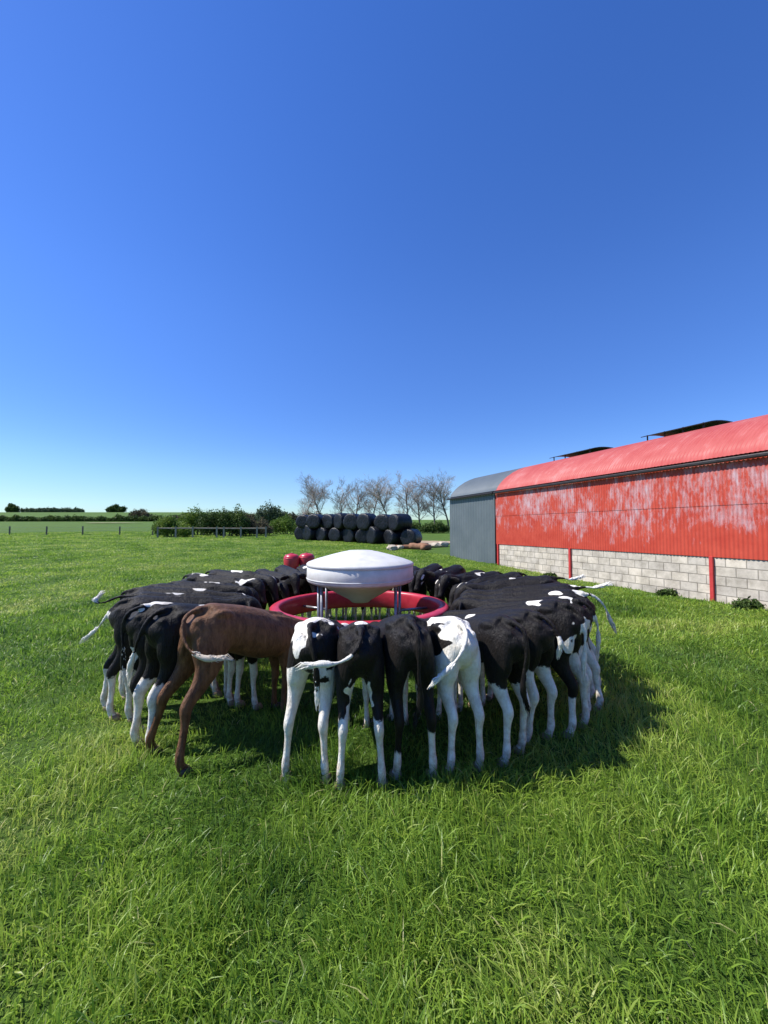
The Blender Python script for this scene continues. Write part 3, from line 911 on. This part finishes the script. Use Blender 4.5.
t = NT('white_tail_hair'); t.base((.80, .77, .69)); t.rough(.7); t.spec(.2); WHAIR = t.m
t = NT('black_tail_hair'); t.base((.008, .006, .005)); t.rough(.6); t.spec(.2); KHAIR = t.m
t = NT('pale_brown_tail_hair'); t.base((.60, .52, .42)); t.rough(.7); t.spec(.2); BHAIR = t.m
def tuft(e, spec, brown):
    g = random.Random(spec['seed'] + 900)
    tail = spec['_tail']; a = Vector(tail[-3]); b = Vector(tail[-2]); c = Vector(tail[-1])
    d2 = (c - b).normalized(); m = MB()
    for k in range(75):
        f = g.uniform(0, 1); p = a.lerp(b, f * 2) if f < .5 else b.lerp(c, f * 2 - 1)
        off = Vector((g.gauss(0, 1), g.gauss(0, 1), g.gauss(0, 1))).normalized()
        d = (d2 if f > .4 else (b - a).normalized())
        off = (off - d * off.dot(d)).normalized()
        L = g.uniform(.04, .085) * (1.0 if f > .4 else .7)
        p0 = p + off * .006; p1 = p + d * L * .5 + off * g.uniform(.010, .019); p2 = p + d * L + off * g.uniform(.001, .012) + Vector((0, 0, -.25 * L))
        m.tube([p0, p1, p2], [.003, .0028, .001], 3)
    o = m.build('tail_tuft', BHAIR if brown else (WHAIR if spec.get('tailwhite', .6) < 1 else KHAIR), e)
def place_calf(ang, spec, label, brown=False):
    """ang: degrees round the feeder, 0 = towards the camera, + = to the right"""
    a = R(ang)
    rr = spec.get('r', 2.27)
    x = FC[0] + math.sin(a) * rr; y = FC[1] - math.cos(a) * rr
    near = math.hypot(x, y) < 3.9
    me = calf_mesh(spec, .0105 if near else .014)
    me.materials.append(BROWNCOAT if brown else BLACKCOAT)
    e = empty('calf', (x, y, G(x, y) - .018), math.atan2(FC[1] - y, FC[0] - x) + R(spec.get('turn', 0)))
    sc = spec.get('scale', 1.0); e.scale = (sc, sc, sc)
    b = bpy.data.objects.new('body', me); COL.objects.link(b); b.parent = e
    for k, (hx, hy) in spec['_hoof'].items():
        h = bpy.data.objects.new('hoof', HOOFMESH2 if brown else HOOFMESH); COL.objects.link(h); h.parent = e; h.location = (hx, hy, 0)
    for s in (-1, 1):
        p = spec['_hd'](1.082, s * .0655, .845, 1)
        p = (p[0], p[1], p[2] - float(spec['_fall'](p[0], p[2])))
        o = bpy.data.objects.new('eye', EYEMESH); COL.objects.link(o); o.parent = e; o.location = p
    tuft(e, spec, brown)
    tag(e, label, 'calf', 'calves crowded round the feeder')
    # its teat on the ring
    m = MB()
    aa = a + R(0)
    cx, cy = math.sin(aa), -math.cos(aa)
    m.tube([(.99 * cx, .99 * cy, .56), (1.03 * cx, 1.03 * cy, .565), (1.065 * cx, 1.065 * cy, .58)], [.018, .014, .010], 8)
    m.build('teat', RUBBER, fd, smooth=True)
    return e

FACE = [((1.10, 0, .87), (.06, .028, .09), 'w')]
near_calves = [
 # (angle, spec, label)
 (-65.5, dict(seed=1, r=2.24, tail=[(-.02, 0, .935), (-.10, 0, .935), (-.18, .01, .90), (-.25, .02, .885), (-.285, .03, .915), (-.25, .05, .96)], tailwhite=.72,
            hindwhite=(.38, .38), marks=[((.35, .0, .96), (.10, .12, .05), 'w')]),
  'black calf at the far left with its tail lifted and curled, white at the tip'),
 (-55.5, dict(seed=2, r=2.27, tail=[(-.02, 0, .93), (-.09, .02, .86), (-.135, .05, .78), (-.17, .09, .72), (-.21, .14, .67), (-.25, .18, .63)], tailwhite=.22, hindwhite=(.36, .36),
            marks=[((-.04, .03, .66), (.10, .07, .12), 'w')]),
  'black calf at the left with a bushy white tail swung out sideways'),
 (-45.8, dict(seed=3, r=2.2, hindwhite=(.42, .34), marks=[((.10, .0, .985), (.14, .07, .045), 'w'), ((.0, .02, .93), (.03, .03, .03), 'w')], tailwhite=.9, over=[((-.0, .07, .60), (.10, .05, .10), 'w')]),
  'black calf with a white rump patch, second to the left of the brown calf'),
 (-36.0, dict(seed=4, r=2.19, tail=[(-.02, 0, .935), (-.09, .01, .88), (-.13, .03, .78), (-.145, .06, .68), (-.15, .10, .58), (-.145, .125, .51)], tailwhite=.60, hindwhite=(.46, .46),
            marks=[((.42, -.02, .95), (.12, .10, .05), 'w')]),
  'black calf directly left of the brown calf, with white tail tuft and back spot'),
 (-28.3, dict(seed=5, r=2.11, turn=-7.5, tail=[(-.02, 0, .935), (-.09, -.01, .89), (-.115, -.05, .79), (-.10, -.12, .71), (-.04, -.20, .665), (.02, -.27, .67)], tailwhite=.66, hindwhite=(-1, -1), frontwhite=(-1, -1), fat=1.10, drop=.20, head=-.10,
              legs={'hl': (-.20, .11), 'hr': (-.20, .09)}, scale=1.02),
  'the only brown calf, chestnut with a pale tail tip, seen side on from behind'),
 (-4.6, dict(seed=6, r=2.17, base='w', hindwhite=(1.2, 1.2), tailwhite=.95, tail=[(-.02, 0, .935), (-.09, -.03, .88), (-.105, -.06, .78), (-.10, -.07, .66), (-.09, -.07, .56)],
             marks=[((.0, .015, .77), (.20, .095, .10), 'k'), ((.05, -.10, .80), (.25, .09, .22), 'k'), ((.5, .05, .75), (.26, .3, .25), 'k')],
             legs={'hl': (-.02, .055), 'hr': (-.02, .01)}),
  'white-hipped calf with black rump patch, first to the right of the brown calf'),
 (3.4, dict(seed=7, r=2.21, tail=[(-.02, 0, .935), (-.09, .01, .885), (-.135, .06, .83), (-.16, .14, .80), (-.165, .22, .80), (-.155, .30, .795)], tailwhite=.40, hindwhite=(.43, .43),
            marks=[((.09, .0, .985), (.05, .07, .03), 'w')], over=[((.03, .06, .52), (.10, .03, .16), 'w'), ((.03, -.05, .50), (.1, .025, .15), 'w')],
            legs={'hl': (-.02, .03), 'hr': (-.04, .04)}),
  'black calf whose white tail is flicked left across the white-hipped calf'),
 (11.6, dict(seed=8, r=2.20, hindwhite=(.20, .32), tailwhite=2, marks=[], legs={'hl': (.02, .0), 'hr': (-.03, .03)}),
  'nearly all black calf standing directly left of the mostly white calf'),
 (20, dict(seed=9, r=2.20, base='w', hindwhite=(1.2, 1.2), tail=[(-.02, 0, .935), (-.09, .02, .89), (-.125, .07, .82), (-.13, .13, .755), (-.12, .19, .70), (-.105, .235, .665)], tailwhite=-.5,
           marks=[((.10, .13, .80), (.16, .06, .12), 'k'), ((.6, .0, .7), (.2, .3, .2), 'k'), ((-.0, -.14, .82), (.05, .035, .09), 'k')], legs={'hl': (-.02, .0), 'hr': (-.05, .02)}),
  'mostly white calf right of centre with a pale tail swung to the left'),
 (29.5, dict(seed=10, r=2.25, hindwhite=(.52, .50), marks=[((.45, .03, .93), (.05, .05, .04), 'w')], tailwhite=2, legs={'hl': (-.03, .0), 'hr': (.03, .03)}),
  'black calf with tall white hind legs directly right of the mostly white calf'),
 (38, dict(seed=11, r=2.22, hindwhite=(.56, .54), tail=[(-.02, 0, .935), (-.09, -.01, .89), (-.13, -.02, .82), (-.145, -.03, .76), (-.13, -.035, .72)], tailwhite=.55, marks=[((.05, -.13, .66), (.10, .05, .16), 'w')],
           legs={'hl': (.04, .0), 'hr': (-.01, .03)}),
  'white-legged black calf with short white tail tuft, second right of the mostly white calf'),
 (46.5, dict(seed=12, r=2.28, hindwhite=(.30, .56), tail=[(-.02, 0, .935), (-.09, .0, .87), (-.115, -.0, .77), (-.11, .0, .66), (-.10, .0, .55), (-.095, .0, .47)], tailwhite=.30,
             marks=[((.26, .03, .955), (.08, .06, .045), 'w'), ((-.06, .07, .60), (.08, .05, .13), 'w'), ((.0, -.1, .42), (.12, .05, .10), 'w')], legs={'hl': (-.05, .0), 'hr': (-.08, .03)}),
  'black calf with white-streaked hind legs, third to the right of the mostly white calf'),
 (56, dict(seed=13, r=2.27, hindwhite=(.60, .58), tail=[(-.02, 0, .935), (-.09, -.01, .88), (-.12, -.03, .79), (-.13, -.06, .70), (-.13, -.08, .61), (-.125, -.09, .55)], tailwhite=.33,
           marks=[((-.05, .08, .66), (.09, .05, .16), 'w'), ((.12, .06, .96), (.06, .045, .04), 'w')]),
  'black calf near the right end whose thick white tail hangs in a bend'),
 (65.5, dict(seed=14, r=2.28, hindwhite=(.45, .5), tail=[(-.02, 0, .935), (-.09, -.01, .915), (-.15, -.03, .86), (-.195, -.06, .78), (-.22, -.09, .70), (-.245, -.105, .65)], tailwhite=.12,
             marks=[((-.02, .02, .64), (.12, .14, .14), 'w'), ((.02, .0, .95), (.07, .05, .04), 'w'), ((.22, .05, .955), (.06, .03, .03), 'w')]),
  'black calf at the right with the longest slim white tail stretched outwards'),
 (74.5, dict(seed=15, r=2.26, hindwhite=(.4, .4), tail=[(-.02, 0, .935), (-.09, .0, .945), (-.15, .0, .94), (-.21, .01, .96), (-.26, .02, .98)], tailwhite=.2, marks=[((.02, .0, .95), (.06, .05, .03), 'w')]),
  'black calf at right edge with short white tail just above the long stretched one'),
 (83.5, dict(seed=16, hindwhite=(.4, .4), marks=[], tailwhite=.7), 'plain black calf between the two rightmost calves with level white tails'),
 (92.5, dict(seed=17, hindwhite=(.4, .4), tail=[(-.02, 0, .935), (-.09, .0, .935), (-.17, .0, .92), (-.24, .0, .93), (-.30, .0, .95)], tailwhite=.3, marks=[]),
  'black calf whose thin white tail sticks out level towards the barn'),
]
for ang, spec, lab in near_calves:
    spec.setdefault('turn', random.uniform(-2.5, 2.5))
    spec.setdefault('scale', random.uniform(.955, 1.01))
    if abs(ang) > 25 and 'legs' not in spec: spec['legs'] = {k: (random.uniform(-.15, -.02), random.uniform(-.02, .05)) for k in ('hl', 'hr')}
    spec.setdefault('drop', .19 if abs(ang) < 25 else (.15 if abs(ang) < 50 else .08))
    spec.setdefault('head', -.05 if abs(ang) < 50 else 0)
    place_calf(ang, spec, lab, brown=(ang == -28.3))
ordn = ['second', 'third', 'fourth', 'fifth', 'sixth', 'seventh', 'eighth', 'ninth', 'tenth', 'eleventh', 'twelfth', 'thirteenth', 'fourteenth', 'fifteenth', 'sixteenth', 'seventeenth', 'eighteenth', 'nineteenth', 'twentieth', 'twenty-first']
N_FAR = 20
a0, a1 = 101.8, 294.5 - 9.4
for i in range(N_FAR):
    ang = a0 + (a1 - a0) * i / (N_FAR - 1)
    r_ = random.Random(100 + i)
    sp = dict(seed=200 + i, r=2.26 + r_.uniform(-.04, .05), head=r_.uniform(-.06, .10), drop=r_.uniform(-.01, .08), yaw=r_.uniform(-.35, .35), fat=r_.uniform(.93, 1.08), scale=r_.uniform(.92, 1.0), turn=r_.uniform(-2, 2), tailwhite=.6,
              hindwhite=(r_.uniform(.3, .5),) * 2, frontwhite=(r_.uniform(.25, .5),) * 2)
    kind = (3, 2, 3, 0, 3, 2, 0, 3, 0, 0, 1, 3, 2, 0, 9, 3, 9, 3, 2, 3)[i]
    fx_ = r_.uniform(.2, .65)
    marks = []
    if kind == 0: marks += FACE; desc = 'white-faced'
    elif kind == 1: marks += [((1.06, 0, .93), (.05, .03, .035), 'w')]; desc = 'white-starred'
    elif kind == 2: desc = 'plain'
    elif kind == 3: marks += FACE + [((fx_, .0, .94), (.08, .06, .04), 'w')]; desc = 'fleck-backed'
    else: marks += [((.80, .0, .90), (.12, .2, .12), 'w'), ((.2, .0, .96), (.22, .05, .03), 'w')]; desc = 'white-necked'
    sp['marks'] = marks
    if i < 10: lab = '%s black calf, %s behind the calf whose tail points at the barn' % (desc, ['first'] [0] if i == 0 else ordn[i - 1])
    else:
        k = N_FAR - 1 - i
        lab = '%s black calf, %s behind the far left calf with the curled tail' % (desc, 'first' if k == 0 else ordn[k - 1])
    place_calf(ang, sp, lab)

# ------------------------------------------------------------------ grass
def make_grass(N, seed):
    g = np.random.default_rng(seed)
    a, b = .75, 60.0
    r = (a ** .7 + g.random(N) * (b ** .7 - a ** .7)) ** (1 / .7)
    th = g.uniform(-1.02, 1.02, N)
    x = r * np.sin(th); y = r * np.cos(th) - .35
    # keep out of the barn
    px_ = (x - BA[0]) * BD[0] + (y - BA[1]) * BD[1]; py_ = (x - BA[0]) * -.942 + (y - BA[1]) * -.335
    # a shaded gap in the density makes tufts
    tuft = vnoise(x, y, 4.2) * .6 + vnoise(x, y, 11.0) * .4
    keep = (py_ > .03) & (g.random(N) < .50 + .85 * tuft)
    x, y, r, tuft = x[keep], y[keep], r[keep], tuft[keep]
    n = len(x)
    z = gz(x, y)
    big = vnoise(x, y, .55); mid = vnoise(x + 31, y + 7, 1.7)
    h = (.045 + .085 * tuft + .05 * big) * g.uniform(.45, 1.3, n)
    crowd = np.hypot(x - FC[0], y - FC[1])
    h *= .80 + .20 * sstep(1.9, 2.6, crowd)
    h *= (1 - .22 * sstep(2.2, 4.5, r)) * (1 - .35 * sstep(5, 16, r))
    h *= .74 + .42 * sstep(.30, .62, vnoise(x + 5, y + 77, 2.3))
    wid = np.maximum(.0045, .00125 * r) * g.uniform(.7, 1.4, n)
    la = vnoise(x, y, .9) * 9 + vnoise(x + 50, y, 3.1) * 5 + g.normal(0, 1.5, n)
    lean = np.clip(g.normal(.80, .5, n) + .6 * (mid - .5), .05, 1.9)
    fa = g.uniform(0, PI, n)
    ld = np.stack([np.cos(la), np.sin(la), np.zeros(n)], 1)
    wd = np.stack([np.cos(fa), np.sin(fa), g.normal(0, .25, n)], 1)
    P0 = np.stack([x, y, z - .008], 1)
    def pt(f):   # bending blade
        ang = lean * f ** 1.0
        return P0 + ld * (h * f * np.sin(ang))[:, None] + np.array((0, 0, 1.)) * (h * f * np.cos(ang * .85) + .0)[:, None]
    A = pt(.0); B = pt(.38); C = pt(.72); D = pt(1.0)
    w = wid[:, None] * wd * .5
    vs = np.stack([A - w * .8, A + w * .8, B - w, B + w, C - w * .8, C + w * .8, D], 1).reshape(-1, 3)
    o = np.arange(n)[:, None] * 7
    q = np.concatenate([o + np.array([0, 1, 3, 2]), o + np.array([2, 3, 5, 4])])
    t_ = o + np.array([4, 5, 6])
    tone = np.clip(.02 + .55 * vnoise(x + 9, y + 3, .8) + .40 * vnoise(x, y + 40, 3.0) + g.normal(0, .13, n) + .10 * sstep(4, 14, r), 0, .93)
    dry = g.random(n) < .012
    tone = np.where(dry, g.uniform(.93, 1.0, n), tone)
    rn = np.repeat(tone, 7)
    return np_mesh('grass', vs, q, t_, GRASS, attrs={'rnd': rn})
tag(make_grass(900000, 3), 'lush green pasture grass in uneven tufts', 'grass', kind='stuff')
